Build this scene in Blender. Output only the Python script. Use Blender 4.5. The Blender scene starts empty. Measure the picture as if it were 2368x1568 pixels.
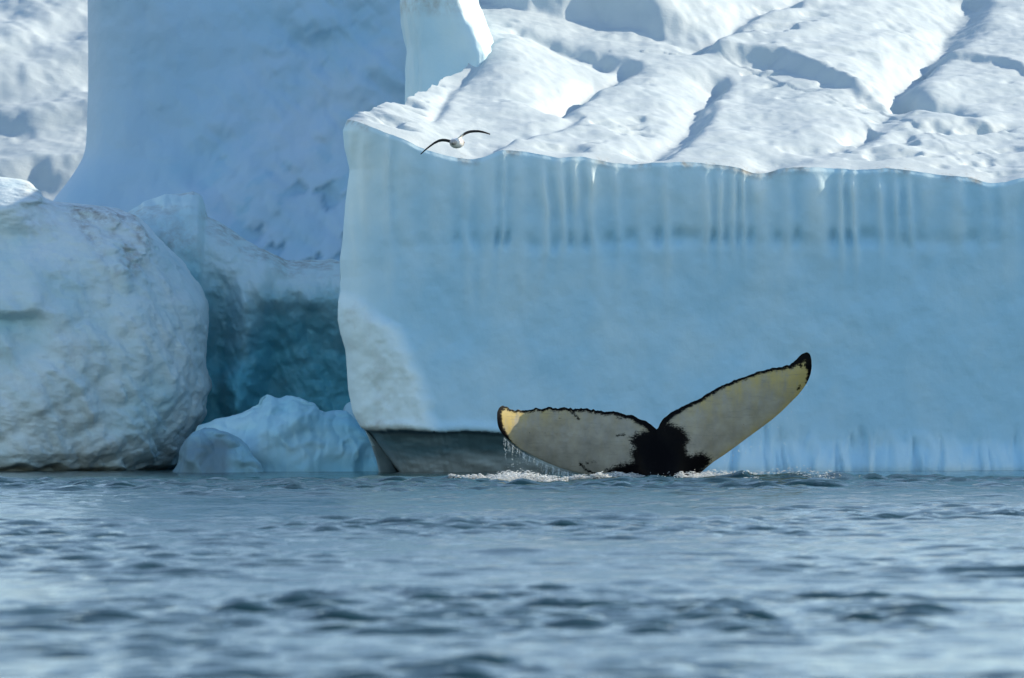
import bpy, bmesh, math, random
import numpy as np
from mathutils import Vector

# ------------------------------------------------------------------ camera, sky, sun, exposure
scene = bpy.context.scene
col = scene.collection
R = math.radians

EYE = 2.0                       # camera height above the water (m)
F = 24318.0                     # focal length in units of the 2367-wide photograph
CX, CY = 1183.5, 784.0

cam_d = bpy.data.cameras.new('camera')
cam = bpy.data.objects.new('camera', cam_d)
col.objects.link(cam)
cam.location = (0, 0, EYE)
cam.rotation_euler = (R(90), 0, 0)
cam_d.sensor_width = 36.0
cam_d.lens = F / 2367.0 * 36.0
cam_d.clip_start = 0.5
cam_d.clip_end = 8000
cam_d.dof.use_dof = True
cam_d.dof.focus_distance = 150.0
cam_d.dof.aperture_fstop = cam_d.lens / 1000.0 / 0.095     # 95 mm entrance pupil
scene.camera = cam

SUN_AZ, SUN_EL = 60.0, 26.0     # azimuth clockwise from +Y (towards +X)
world = bpy.data.worlds.new('World')
scene.world = world
world.use_nodes = True
wn = world.node_tree.nodes
sky = wn.new('ShaderNodeTexSky')
sky.sky_type = 'NISHITA'
sky.sun_disc = False
sky.sun_elevation = R(SUN_EL)
sky.sun_rotation = R(SUN_AZ)
sky.altitude = 0
sky.air_density = 1.0
sky.dust_density = 0.1
sky.ozone_density = 0.6
bg = wn['Background']
bg.inputs['Strength'].default_value = 0.15
world.node_tree.links.new(sky.outputs[0], bg.inputs['Color'])

sun_d = bpy.data.lights.new('sun', 'SUN')
sun_d.energy = 4.5
sun_d.angle = R(0.53)
sun_d.color = (1.0, 0.86, 0.67)
sun = bpy.data.objects.new('sun', sun_d)
col.objects.link(sun)
sdir = Vector((math.cos(R(SUN_EL)) * math.sin(R(SUN_AZ)), math.cos(R(SUN_EL)) * math.cos(R(SUN_AZ)), math.sin(R(SUN_EL))))
sun.rotation_euler = sdir.to_track_quat('Z', 'Y').to_euler()
sun.location = (60, 200, 60)

vs = scene.view_settings
vs.view_transform = 'Standard'
vs.look = 'None'
vs.gamma = 1.0
vs.use_curve_mapping = False
vs.exposure = 0.64
scene.cycles.use_denoising = True
scene.cycles.max_bounces = 6
scene.cycles.diffuse_bounces = 2
scene.cycles.glossy_bounces = 3
scene.cycles.transmission_bounces = 4

# ------------------------------------------------------------------ helpers
def W(px, py, d):
    """a point of the photograph (2367-wide pixels) at distance d -> world"""
    return ((px - CX) / F * d, d, EYE - (py - CY) / F * d)
def X(px, d): return (np.asarray(px, float) - CX) / F * d
def Z(py, d): return EYE - (np.asarray(py, float) - CY) / F * d

def hash3(ix, iy, iz, seed):
    with np.errstate(over='ignore'):
        h = (ix.astype(np.uint32) * np.uint32(374761393) + iy.astype(np.uint32) * np.uint32(668265263)
             + iz.astype(np.uint32) * np.uint32(2147483647) + np.uint32((seed * 1274126177) & 0xffffffff))
        h = (h ^ (h >> np.uint32(13))) * np.uint32(1274126177)
        h = (h ^ (h >> np.uint32(16))) * np.uint32(2246822519)
        h ^= h >> np.uint32(15)
    return h.astype(np.float64) / 4294967295.0
def vnoise(x, y, z, seed=0):
    x, y, z = np.broadcast_arrays(np.asarray(x, float), np.asarray(y, float), np.asarray(z, float))
    x0, y0, z0 = np.floor(x), np.floor(y), np.floor(z)
    fx, fy, fz = x - x0, y - y0, z - z0
    q = lambda t: t * t * t * (t * (t * 6 - 15) + 10)
    fx, fy, fz = q(fx), q(fy), q(fz)
    ix, iy, iz = x0.astype(np.int64), y0.astype(np.int64), z0.astype(np.int64)
    r = 0
    for a in (0, 1):
        for b in (0, 1):
            for c in (0, 1):
                w = (fx if a else 1 - fx) * (fy if b else 1 - fy) * (fz if c else 1 - fz)
                r = r + w * hash3(ix + a, iy + b, iz + c, seed)
    return r * 2 - 1                                  # -1..1
def fbm(x, y, z, octv=4, seed=0, gain=0.5, lac=2.03):
    s, a, t = 0, 1.0, 0
    for k in range(octv):
        s = s + a * vnoise(x, y, z, seed + 17 * k)
        t += a; a *= gain
        x, y, z = np.asarray(x) * lac + 3.1, np.asarray(y) * lac + 1.7, np.asarray(z) * lac + 5.3
    return s / t
def ridged(x, y, z, octv=4, seed=0, gain=0.5):
    s, a, t = 0, 1.0, 0
    for k in range(octv):
        s = s + a * (1 - np.abs(vnoise(x, y, z, seed + 31 * k)) * 2)
        t += a; a *= gain
        x, y, z = np.asarray(x) * 2.07 + 1.3, np.asarray(y) * 2.07 + 4.1, np.asarray(z) * 2.07 + 2.2
    return s / t
def billow(x, y, z, octv=4, seed=0, gain=0.5):
    s, a, t = 0, 1.0, 0
    for k in range(octv):
        s = s + a * np.abs(vnoise(x, y, z, seed + 37 * k))
        t += a; a *= gain
        x, y, z = np.asarray(x) * 2.05 + 2.3, np.asarray(y) * 2.05 + 1.1, np.asarray(z) * 2.05 + 4.2
    return s / t * 2
def puff(x, y, z, octv=3, seed=0, gain=0.5):
    s, a, t = 0, 1.0, 0
    for k in range(octv):
        s = s + a * np.sqrt(vnoise(x, y, z, seed + 41 * k) ** 2 + 0.07)
        t += a; a *= gain
        x, y, z = np.asarray(x) * 2.05 + 2.3, np.asarray(y) * 2.05 + 1.1, np.asarray(z) * 2.05 + 4.2
    return s / t * 2
def spline(pts, n=10):
    """Catmull-Rom curve through the points"""
    p = [np.array(q, float) for q in pts]
    p = [2 * p[0] - p[1]] + p + [2 * p[-1] - p[-2]]
    r = []
    for i in range(1, len(p) - 2):
        for k in range(n):
            t = k / n
            r.append(tuple(0.5 * (2 * p[i] + (p[i + 1] - p[i - 1]) * t + (2 * p[i - 1] - 5 * p[i] + 4 * p[i + 1] - p[i + 2]) * t * t + (3 * p[i] - p[i - 1] - 3 * p[i + 1] + p[i + 2]) * t ** 3)))
    r.append(tuple(p[-2]))
    return r
def sst(a, b, v):
    t = np.clip((np.asarray(v, float) - a) / (b - a), 0, 1)
    return t * t * (3 - 2 * t)
def gauss(v, s): return np.exp(-(np.asarray(v) / s) ** 2)
def interp(v, pts):
    pts = sorted(pts)
    return np.interp(v, [p[0] for p in pts], [p[1] for p in pts])
def smooth_interp(v, pts, w):
    """piecewise-linear interpolation blurred over a window w"""
    r = 0
    ks = np.linspace(-1, 1, 9)
    ww = np.exp(-2 * ks ** 2); ww /= ww.sum()
    for k, q in zip(ks, ww): r = r + q * interp(np.asarray(v) + k * w, pts)
    return r
def poly_sdf(px, py, poly):
    """signed distance to a closed polygon, positive inside"""
    px, py = np.asarray(px, float), np.asarray(py, float)
    d = np.full(px.shape, 1e9); inside = np.zeros(px.shape, bool)
    n = len(poly)
    for i in range(n):
        x1, y1 = poly[i]; x2, y2 = poly[(i + 1) % n]
        ex, ey = x2 - x1, y2 - y1
        t = np.clip(((px - x1) * ex + (py - y1) * ey) / (ex * ex + ey * ey + 1e-12), 0, 1)
        d = np.minimum(d, np.hypot(px - x1 - t * ex, py - y1 - t * ey))
        c = (y1 > py) != (y2 > py)
        with np.errstate(divide='ignore', invalid='ignore'):
            xi = (x2 - x1) * (py - y1) / (y2 - y1 + 1e-15) + x1
        inside ^= c & (px < xi)
    return np.where(inside, d, -d)
def line_sd(x, y, pts, soft=0):
    """distance to an open polyline, sign + on its left hand, and arc fraction 0..1"""
    d = np.full(x.shape, 1e9); sg = np.zeros(x.shape); fr = np.zeros(x.shape)
    L = [math.hypot(pts[i + 1][0] - pts[i][0], pts[i + 1][1] - pts[i][1]) for i in range(len(pts) - 1)]
    tot, acc = sum(L), 0
    for i in range(len(pts) - 1):
        x1, y1 = pts[i]; ex, ey = pts[i + 1][0] - x1, pts[i + 1][1] - y1
        t = np.clip(((x - x1) * ex + (y - y1) * ey) / (ex * ex + ey * ey + 1e-12), 0, 1)
        q = np.hypot(x - x1 - t * ex, y - y1 - t * ey)
        m = q < d
        d = np.where(m, q, d)
        sg = np.where(m, np.sign(ex * (y - y1) - ey * (x - x1)), sg)
        fr = np.where(m, (acc + t * L[i]) / tot, fr)
        acc += L[i]
    if soft:                                              # blend the arc fraction where two stretches are equally near
        num, den, acc = 0, 1e-12, 0
        for i in range(len(pts) - 1):
            x1, y1 = pts[i]; ex, ey = pts[i + 1][0] - x1, pts[i + 1][1] - y1
            t = np.clip(((x - x1) * ex + (y - y1) * ey) / (ex * ex + ey * ey + 1e-12), 0, 1)
            w = np.exp(-np.clip((np.hypot(x - x1 - t * ex, y - y1 - t * ey) - d) / soft, 0, 40))
            num = num + w * (acc + t * L[i]) / tot; den = den + w
            acc += L[i]
        fr = num / den
    return d, sg, fr

def tag(o, label=None, cat=None, group=None, kind=None):
    for k, v in (('label', label), ('category', cat), ('group', group), ('kind', kind)):
        if v: o[k] = v
    return o
def link(o, parent=None):
    col.objects.link(o)
    if parent: o.parent = parent
    return o
def empty(name, label, cat, loc=(0, 0, 0), group=None):
    o = bpy.data.objects.new(name, None)
    o.location = loc; o.empty_display_size = 0.3
    link(o); tag(o, label, cat, group)
    return o
def mesh_from(name, V, Fq, mat, parent=None, attrs=None, smooth=True):
    """V (n,3), Fq (m,4) or (m,3); the vertices are given in world space"""
    V = np.array(V, float)
    if parent is not None: V = V - np.array(parent.location)
    Fq = np.asarray(Fq, np.int32)
    me = bpy.data.meshes.new(name)
    k = Fq.shape[1]
    me.vertices.add(len(V)); me.vertices.foreach_set('co', V.ravel())
    me.loops.add(Fq.size); me.loops.foreach_set('vertex_index', Fq.ravel())
    me.polygons.add(len(Fq))
    me.polygons.foreach_set('loop_start', np.arange(len(Fq), dtype=np.int32) * k)
    me.polygons.foreach_set('loop_total', np.full(len(Fq), k, np.int32))
    me.polygons.foreach_set('use_smooth', np.full(len(Fq), smooth))
    me.update(calc_edges=True)
    for n_, a in (attrs or {}).items():
        at = me.attributes.new(n_, 'FLOAT', 'POINT')
        at.data.foreach_set('value', np.asarray(a, np.float32).ravel())
    me.materials.append(mat)
    return link(bpy.data.objects.new(name, me), parent)
def grid_faces(n, m, flip=False, wrap=False, off=0):
    i = np.arange(n * m).reshape(n, m) + off
    if wrap: i = np.vstack([i, i[:1]])
    a, b, c, d = i[:-1, :-1], i[1:, :-1], i[1:, 1:], i[:-1, 1:]
    q = np.stack([a, b, c, d], -1).reshape(-1, 4)
    return q[:, ::-1] if flip else q
def grid(name, P, mat, parent=None, attrs=None, flip=False, smooth=True):
    P = np.asarray(P, float)
    n, m = P.shape[:2]
    return mesh_from(name, P.reshape(-1, 3), grid_faces(n, m, flip), mat, parent, attrs, smooth)

# ------------------------------------------------------------------ materials
def material(name):
    m = bpy.data.materials.new(name)
    m.use_nodes = True
    return m, m.node_tree.nodes, m.node_tree.links, m.node_tree.nodes['Principled BSDF']
def node(ns, t, **kw):
    n = ns.new('ShaderNode' + t)
    for k, v in kw.items(): setattr(n, k, v)
    return n
def noise_tex(ns, ls, scale, detail=4, rough=0.55, vec=None, stretch=None):
    tc = node(ns, 'TexCoord'); mp = node(ns, 'Mapping'); nz = node(ns, 'TexNoise')
    ls.new(tc.outputs['Object'], mp.inputs['Vector']); ls.new(mp.outputs[0], nz.inputs['Vector'])
    if stretch: mp.inputs['Scale'].default_value = stretch
    nz.inputs['Scale'].default_value = scale; nz.inputs['Detail'].default_value = detail
    nz.inputs['Roughness'].default_value = rough
    return nz.outputs['Fac']
def ramp(ns, ls, src, stops):
    r = node(ns, 'ValToRGB')
    e = r.color_ramp.elements
    while len(e) < len(stops): e.new(0.5)
    for q, (p, c) in zip(e, stops):
        q.position = p; q.color = c if len(c) == 4 else (*c, 1)
    ls.new(src, r.inputs['Fac'])
    return r.outputs['Color']
def mix(ns, ls, fac, a, b, blend='MIX'):
    m = node(ns, 'Mix', data_type='RGBA', blend_type=blend)
    for s, v in ((m.inputs[0], fac), (m.inputs[6], a), (m.inputs[7], b)):
        if isinstance(v, (float, int)): s.default_value = v
        elif isinstance(v, tuple): s.default_value = (*v, 1) if len(v) == 3 else v
        else: ls.new(v, s)
    return m.outputs[2]
def math_n(ns, ls, op, a, b=0.0, clamp=False):
    m = node(ns, 'Math', operation=op, use_clamp=clamp)
    for s, v in ((m.inputs[0], a), (m.inputs[1], b)):
        if isinstance(v, (float, int)): s.default_value = v
        else: ls.new(v, s)
    if op == 'MULTIPLY_ADD': m.inputs[2].default_value = 0.20
    return m.outputs[0]
def attr(ns, name):
    return node(ns, 'Attribute', attribute_name=name).outputs['Fac']
def bump(ns, ls, h, strength, dist, bs):
    b = node(ns, 'Bump')
    b.inputs['Strength'].default_value = strength; b.inputs['Distance'].default_value = dist
    ls.new(h, b.inputs['Height']); ls.new(b.outputs[0], bs.inputs['Normal'])

def ice_material(name, blue, pale, dirt=(0.30, 0.27, 0.22), scale=1.5, bumpd=0.03, bscale=6.0, stretch=None, rough=0.55, mottling=0.35):
    """attributes: tint 0 = blue ice, 1 = pale bubbly ice; dirt 0..1"""
    m, ns, ls, bs = material(name)
    n1 = noise_tex(ns, ls, scale, 5, 0.6, stretch=stretch)
    n1r = ramp(ns, ls, n1, [(0.3, (0, 0, 0)), (0.7, (1, 1, 1))])
    f = math_n(ns, ls, 'SUBTRACT', n1r, 0.5)
    f = math_n(ns, ls, 'MULTIPLY', f, mottling)
    f = math_n(ns, ls, 'ADD', f, attr(ns, 'tint'), clamp=True)
    c = mix(ns, ls, f, blue, pale)
    n2 = noise_tex(ns, ls, scale * 4.5, 5, 0.65)
    d = math_n(ns, ls, 'MULTIPLY', attr(ns, 'dirt'), ramp(ns, ls, n2, [(0.38, (0, 0, 0)), (0.66, (1, 1, 1))]))
    c = mix(ns, ls, d, c, dirt)
    ls.new(c, bs.inputs['Base Color'])
    bs.inputs['Roughness'].default_value = rough
    bs.inputs['Specular IOR Level'].default_value = 0.25
    n3 = noise_tex(ns, ls, bscale, 6, 0.6)
    bump(ns, ls, n3, 0.6, bumpd, bs)
    return m

M = {}
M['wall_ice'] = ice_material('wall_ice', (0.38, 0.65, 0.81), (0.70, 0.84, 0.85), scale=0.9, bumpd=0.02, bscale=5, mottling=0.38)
M['rough_ice'] = ice_material('rough_ice', (0.36, 0.60, 0.68), (0.66, 0.77, 0.79), dirt=(0.30, 0.29, 0.27), scale=1.6, bumpd=0.05, bscale=8, mottling=0.5)
M['cave_ice'] = ice_material('cave_ice', (0.15, 0.50, 0.62), (0.58, 0.74, 0.77), dirt=(0.24, 0.21, 0.17), scale=1.4, bumpd=0.04, bscale=5, mottling=0.3)
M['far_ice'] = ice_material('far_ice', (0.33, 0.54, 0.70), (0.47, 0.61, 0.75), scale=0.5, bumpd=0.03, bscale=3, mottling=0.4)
M['floe_ice'] = ice_material('floe_ice', (0.26, 0.58, 0.73), (0.50, 0.74, 0.82), dirt=(0.10, 0.11, 0.12), scale=2, bumpd=0.02, bscale=7, mottling=0.25)
M['grey_ice'] = ice_material('grey_ice', (0.15, 0.25, 0.31), (0.30, 0.58, 0.72), scale=2.5, bumpd=0.02, bscale=6, mottling=0.4)
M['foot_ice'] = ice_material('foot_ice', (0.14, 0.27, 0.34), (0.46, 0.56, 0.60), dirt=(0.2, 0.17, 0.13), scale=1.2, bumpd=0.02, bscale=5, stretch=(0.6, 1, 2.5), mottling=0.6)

def snow_material():
    m, ns, ls, bs = material('snow')
    n1 = noise_tex(ns, ls, 1.8, 6, 0.6, stretch=(0.7, 1.0, 1.0))
    c = ramp(ns, ls, n1, [(0.25, (0.44, 0.53, 0.57)), (0.6, (0.51, 0.59, 0.62))])
    n2 = noise_tex(ns, ls, 9, 5, 0.7)
    d = math_n(ns, ls, 'MULTIPLY', attr(ns, 'dirt'), ramp(ns, ls, n2, [(0.5, (0, 0, 0)), (0.7, (1, 1, 1))]))
    c = mix(ns, ls, d, c, (0.25, 0.22, 0.18))
    ls.new(c, bs.inputs['Base Color'])
    bs.inputs['Roughness'].default_value = 0.6
    bs.inputs['Specular IOR Level'].default_value = 0.2
    n3 = noise_tex(ns, ls, 9, 8, 0.72, stretch=(0.55, 1.0, 1.0))
    bump(ns, ls, n3, 0.5, 0.022, bs)
    return m
M['snow'] = snow_material()

def water_material():
    m, ns, ls, bs = material('sea_water')
    bs.inputs['Base Color'].default_value = (0.006, 0.040, 0.046, 1)
    bs.inputs['Roughness'].default_value = 0.07
    bs.inputs['IOR'].default_value = 1.333
    n = noise_tex(ns, ls, 7.0, 5, 0.6, stretch=(0.5, 1.0, 1.0))
    bump(ns, ls, n, 0.45, 0.035, bs)
    return m
M['water'] = water_material()

def foam_material():
    m, ns, ls, bs = material('foam')
    n = noise_tex(ns, ls, 6, 4, 0.6)
    ls.new(ramp(ns, ls, n, [(0.3, (0.75, 0.79, 0.80)), (0.7, (0.92, 0.93, 0.92))]), bs.inputs['Base Color'])
    bs.inputs['Roughness'].default_value = 0.45
    tr = node(ns, 'BsdfTranslucent'); tr.inputs['Color'].default_value = (0.92, 0.94, 0.94, 1)
    mx = node(ns, 'MixShader'); mx.inputs[0].default_value = 0.6
    ls.new(bs.outputs[0], mx.inputs[1]); ls.new(tr.outputs[0], mx.inputs[2])
    ls.new(mx.outputs[0], ns['Material Output'].inputs['Surface'])
    return m
M['foam'] = foam_material()

def drop_material():
    m, ns, ls, bs = material('spray_water')
    n = noise_tex(ns, ls, 3, 2, 0.5)
    ls.new(ramp(ns, ls, n, [(0.3, (0.70, 0.82, 0.88)), (0.7, (0.9, 0.95, 0.97))]), bs.inputs['Base Color'])
    bs.inputs['Roughness'].default_value = 0.08
    bs.inputs['IOR'].default_value = 1.333
    tr = node(ns, 'BsdfTranslucent'); tr.inputs['Color'].default_value = (0.85, 0.92, 0.95, 1)
    mx = node(ns, 'MixShader'); mx.inputs[0].default_value = 0.5
    ls.new(bs.outputs[0], mx.inputs[1]); ls.new(tr.outputs[0], mx.inputs[2])
    ls.new(mx.outputs[0], ns['Material Output'].inputs['Surface'])
    return m
M['drops'] = drop_material()

# ------------------------------------------------------------------ the sea
def wave_field(x, y):
    rng = np.random.default_rng(11)
    nk = 110
    lam = np.exp(rng.uniform(math.log(0.28), math.log(3.6), nk))
    th = rng.normal(0, 1.0, nk) * np.where(lam < 0.6, 0.50, 0.33) + 0.08
    ph = rng.uniform(0, 2 * math.pi, nk)
    patch = 0.35 + 1.0 * sst(-0.30, 0.55, fbm(x * 0.16, y * 0.09, 0 * x, 3, 5)) 
    patch2 = 0.45 + 0.9 * sst(-0.4, 0.5, fbm(x * 0.30 + 8, y * 0.16, 0 * x, 2, 15))
    small, big = np.zeros_like(x), np.zeros_like(x)
    for l, t, p in zip(lam, th, ph):
        k = 2 * math.pi / l
        a = 0.0030 * l ** 0.9 if l < 1.4 else 0.0030 * 1.4 ** 0.9 * (l / 1.4) ** 0.2
        w = a * np.sin(k * (np.sin(t) * x + np.cos(t) * y) + p)
        if l < 0.9: small += w
        else: big += w
    h = small * patch * 1.85 + big * 0.56 * patch2
    h = h + 4.0 * h * np.abs(h)                            # steeper crests
    calm = 1 - 0.90 * sst(147.5, 153.5, y - 0.10 * x + 0.8 * fbm(x * 0.4, y * 0.2, 0 * x, 2, 19))      # lee of the icebergs
    h = h * calm
    # water heaved up round the diving tail
    r = np.hypot(x - 2.2, (y - 149.6) * 1.0)
    h = h + 0.01 * gauss(r, 2.2)
    h = h + 0.11 * gauss(y - 147.7 - 0.12 * fbm(x * 1.2, y, 0 * x, 2, 3), 0.33) * sst(2.5, 3.4, x) * (1 - sst(4.4, 5.6, x)) * (1 + 0.6 * fbm(x * 3.2, y * 3, 0 * x, 3, 8))
    h = h + 0.05 * gauss(y - 146.2, 0.5) * sst(0.6, 1.3, x) * (1 - sst(1.7, 2.6, x))
    h = h + 0.05 * gauss(y - 146.6, 0.4) * sst(-2.0, -1.4, x) * (1 - sst(-0.9, -0.2, x))
    return h
def sea():
    xs_f = np.arange(-11, 11.001, 0.09)
    g = 11 + 0.1 * (1.16 ** np.arange(1, 70) - 1) / 0.16 * 1.0
    g = g[g < 4000]
    xs = np.concatenate([-g[::-1], xs_f, g])
    ys = [50.0]
    while ys[-1] < 168: ys.append(ys[-1] + 0.060 + 0.036 * (ys[-1] - 50) / 100)
    ys = np.array(ys)
    ys = np.concatenate([50 - (g[::-1] - 11), ys, 168 + (g - 11)])
    x, y = np.meshgrid(xs, ys, indexing='ij')
    fade = (1 - sst(10.5, 12.5, np.abs(x))) * sst(46, 52, y) * (1 - sst(166, 172, y))
    z = wave_field(x, y) * fade
    o = grid('sea', np.stack([x, y, z], -1), M['water'])
    tag(o, kind='structure')
sea()

# ------------------------------------------------------------------ the flat-topped iceberg on the right
D0 = 156.6
EDGE = [(800, 275), (790, 300), (794, 340), (806, 390), (801, 430), (796, 470), (789, 560), (783, 600), (785, 640), (780, 700), (779, 740),
        (785, 770), (797, 810), (800, 850), (803, 900), (814, 955), (832, 988), (852, 1003), (878, 1038), (902, 1072), (917, 1092), (930, 1130)]
RIM = [(780, 275), (800, 273), (830, 282), (880, 300), (930, 318), (960, 335), (1000, 352), (1040, 362), (1085, 369), (1110, 366), (1160, 347), (1220, 352), (1290, 365), (1350, 362),
       (1400, 374), (1450, 381), (1520, 377), (1600, 375), (1700, 386), (1735, 400), (1770, 402), (1810, 388), (1860, 386), (1930, 390), (2000, 393), (2050, 389),
       (2100, 394), (2150, 402), (2240, 410), (2285, 424), (2330, 420), (2370, 410), (2500, 415), (2700, 400), (3200, 420)]
def front_y(x): return D0 + 0.40 * (x + 2.47)
XL, XR = -2.47, 12.5
def slope_z(t): return 0.30 * t
def left_edge(t): return np.interp(t, [0, 1.93, 4.08, 4.9, 6, 15], [XL, -1.65, -1.01, -0.62, -0.95, -0.95])

def main_berg():
    root = empty('tabular_iceberg', 'huge flat-topped iceberg with fluted blue front wall and sunlit snow on top', 'iceberg', (4, 163, 0))
    # ---- front wall
    na = 500
    a = np.linspace(0, 1, na) ** 1.06
    xr = XL + (XR - XL) * a                               # x at the rim
    yr = front_y(xr)
    pxr = xr / yr * F + CX
    zr = Z(smooth_interp(pxr, RIM, 14), yr) + 0.012 * fbm(xr * 6, 0 * xr, 0 * xr, 3, 2)
    nz = 250
    v = np.linspace(0, 1, nz)
    A, Vv = np.meshgrid(np.arange(na), v, indexing='ij')
    xg = xr[A]; yg = yr[A]
    zb = -0.35
    z = zb + (zr[A] - zb) * Vv
    py = CY - (z - EYE) / yg * F
    px = xg / yg * F + CX
    # left corner outline
    pe = np.array(sorted((q[1], q[0]) for q in EDGE))
    xe = X(np.interp(py, pe[:, 0], pe[:, 1]), D0) - XL
    dist = (xg - XL)
    xg = xg + xe * np.exp(-dist / 1.1)
    # rounding of the corner
    y = yg + 0.55 * np.exp(-dist / 0.20) + 0.25 * np.exp(-dist / 0.7)
    # flutes melted into the upper half
    warp = 0.10 * fbm(xg * 1.5, z * 0.8, 0 * z, 3, 4) + 0.06 * (z - 3.5) * fbm(xg * 0.5, 0 * z, 0 * z, 2, 9)
    xw = xg + warp
    pxw = xw / yg * F + CX
    ph = pxw / 50.0 + 1.5 * fbm(pxw / 150, 0 * z, 0 * z, 3, 6)
    f1 = np.cos(ph * 2 * math.pi + 1.6 * vnoise(pxw / 60, z * 0.5, 0 * z, 23))
    rid = (0.5 + 0.5 * f1) ** 1.4
    ridamp = 0.4 + 0.6 * sst(-0.4, 0.5, vnoise(xw * 1.9, z * 0.8, 0 * z, 25))
    up = sst(690 + 110 * vnoise(xw * 3.3, 0 * z, 0 * z, 28), 430, py) * sst(0, 0.2, dist)
    flute = up * (0.12 + 0.88 * sst(4, 55, py - (CY - (zr[A] - EYE) / yg * F))) * (0.075 * rid * ridamp + 0.010 * f1)
    # row of scallops along an old waterline
    sc_line = 546 + 5 * vnoise(px / 220, 0 * z, 0 * z, 3) - 4 * (px - 1700) / 600
    pit = (0.5 - 0.5 * f1) ** 1.3
    fadex = sst(880, 1250, px) * (1 - sst(2230, 2330, px))
    scal = fadex * pit * gauss(py - sc_line - 6, 20) * (0.70 + 0.45 * vnoise(px / 90, py / 60, 0 * z, 12)).clip(0, 1.2)
    groove = sst(850, 950, px) * gauss(py - sc_line - 16, 16) * 0.25
    # base flutes at the waterline on the right
    bx = xg + 0.05 * vnoise(xg * 6, z * 3, 0 * z, 5)
    b1 = vnoise(bx * 7.5, z * 0.9, 0 * z, 41); b2 = vnoise(bx * 17, z * 1.5, 0 * z, 42)
    lim = 992 + 30 * b1 + 18 * b2 - 10 * vnoise(px / 90, 0 * z, 0 * z, 44)
    base = sst(1590, 1700, px) * sst(0, 50, py - lim)
    bfl = base * (0.05 - 0.125 * np.clip(-(b1 + 0.5 * b2) + 0.05, 0, 1))
    toe = sst(1560, 1700, px) * 0.25 * sst(1010, 1085, py) ** 1.5
    # slumped pale bulge at the lower left
    SL = [(770, 690), (835, 700), (880, 735), (925, 765), (950, 820), (965, 880), (985, 925), (992, 975), (975, 1000), (780, 1010)]
    sl = poly_sdf(px, py, SL)
    slm = sst(-22, 22, sl + 9 * fbm(px / 40, py / 40, 0 * z, 3, 7))
    bulge = slm * (0.16 + 0.09 * fbm(xg * 3, z * 2.4, 0 * z, 4, 13))
    # under-cut, greenish foot at the lower left
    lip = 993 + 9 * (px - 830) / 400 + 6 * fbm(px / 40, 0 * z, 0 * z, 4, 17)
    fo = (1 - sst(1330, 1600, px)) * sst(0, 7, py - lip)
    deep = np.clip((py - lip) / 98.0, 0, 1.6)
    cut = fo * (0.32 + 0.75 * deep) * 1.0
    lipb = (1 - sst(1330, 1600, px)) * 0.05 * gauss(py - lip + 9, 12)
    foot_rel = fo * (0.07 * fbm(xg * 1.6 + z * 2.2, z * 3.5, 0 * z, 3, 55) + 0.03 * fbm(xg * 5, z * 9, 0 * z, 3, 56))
    big = 0.10 * fbm(xg * 0.55, z * 0.5, 0 * z, 4, 33) + 0.018 * fbm(xg * 4, z * 3, 0 * z, 3, 34)
    out = flute - 0.09 * scal - 0.04 * groove + bfl + toe + bulge - cut + lipb + big * (1 - 0.6 * fo) + foot_rel
    rim_round = 0.03 * sst(14, 0, py - (CY - (zr[A] - EYE) / yg * F)) ** 2
    y = y - out + rim_round
    # tint: ridges and the corner are bubbly pale ice
    corner = np.exp(-(np.clip(dist + 0.22 * fbm(xg * 1.5, z * 1.2, 0 * z, 3, 3), 0, None) / 0.62) ** 2)
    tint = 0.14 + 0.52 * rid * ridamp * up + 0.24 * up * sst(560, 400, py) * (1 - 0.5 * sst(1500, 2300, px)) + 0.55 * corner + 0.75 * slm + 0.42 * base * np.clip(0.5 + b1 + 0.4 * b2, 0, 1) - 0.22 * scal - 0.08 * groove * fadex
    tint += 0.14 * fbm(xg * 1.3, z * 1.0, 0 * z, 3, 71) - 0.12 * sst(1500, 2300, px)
    tint = np.where(fo > 0.5, 0.05 + 0.9 * sst(0.25, 1.0, deep + 0.25 * fbm(xg * 1.5 + z * 2.5, z * 2, 0 * z, 3, 57)), tint)  # foot tint paints shade beneath the lip and light reflected off the water
    dirt = 0.9 * sst(22, 0, py - (CY - (zr[A] - EYE) / yg * F)) * sst(0.1, 0.5, vnoise(xg * 3, 0 * z, 0 * z, 77)) + 0.35 * slm * sst(0.0, 0.5, fbm(xg * 2.5, z * 2, 0 * z, 3, 78))
    dirt += (1 - sst(900, 960, px)) * 0.4 * gauss(py - 985, 14)
    P = np.stack([xg, y, z], -1)
    iz = int(np.argmin(np.abs(CY - (z[60] - EYE) / yg[60] * F - 990)))
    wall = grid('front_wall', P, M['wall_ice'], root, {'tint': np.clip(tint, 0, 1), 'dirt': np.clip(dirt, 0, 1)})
    # the foot takes its own material: greyish green, with lip shade and water light in its tint
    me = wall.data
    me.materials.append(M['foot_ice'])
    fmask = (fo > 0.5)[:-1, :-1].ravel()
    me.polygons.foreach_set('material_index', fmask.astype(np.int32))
    # ---- snow on top
    top = P[:, -1]                                        # (na,3)
    nt = 370
    t = np.concatenate([[0], 14.0 * (np.linspace(0, 1, nt - 1) * 0.985 + 0.015) ** 1.05])
    le = left_edge(t)
    AA, TT = np.meshgrid(a, t, indexing='ij')
    x = le[None, :] + (XR - le[None, :]) * AA
    x = x + (top[:, 0] - (XL + (XR - XL) * a))[:, None] * np.exp(-TT / 0.5)
    # ragged left edge
    x = x + (0.10 * fbm(TT * 2.2, 0 * TT, 0 * TT, 4, 51) - 0.02) * np.exp(-(x - le[None, :]) / 0.25) * sst(0, 0.4, TT)
    ys_ = top[:, 1].copy()
    for _ in range(60): ys_[1:-1] = 0.25 * ys_[:-2] + 0.5 * ys_[1:-1] + 0.25 * ys_[2:]
    ky = np.exp(-TT / 0.10)
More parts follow.
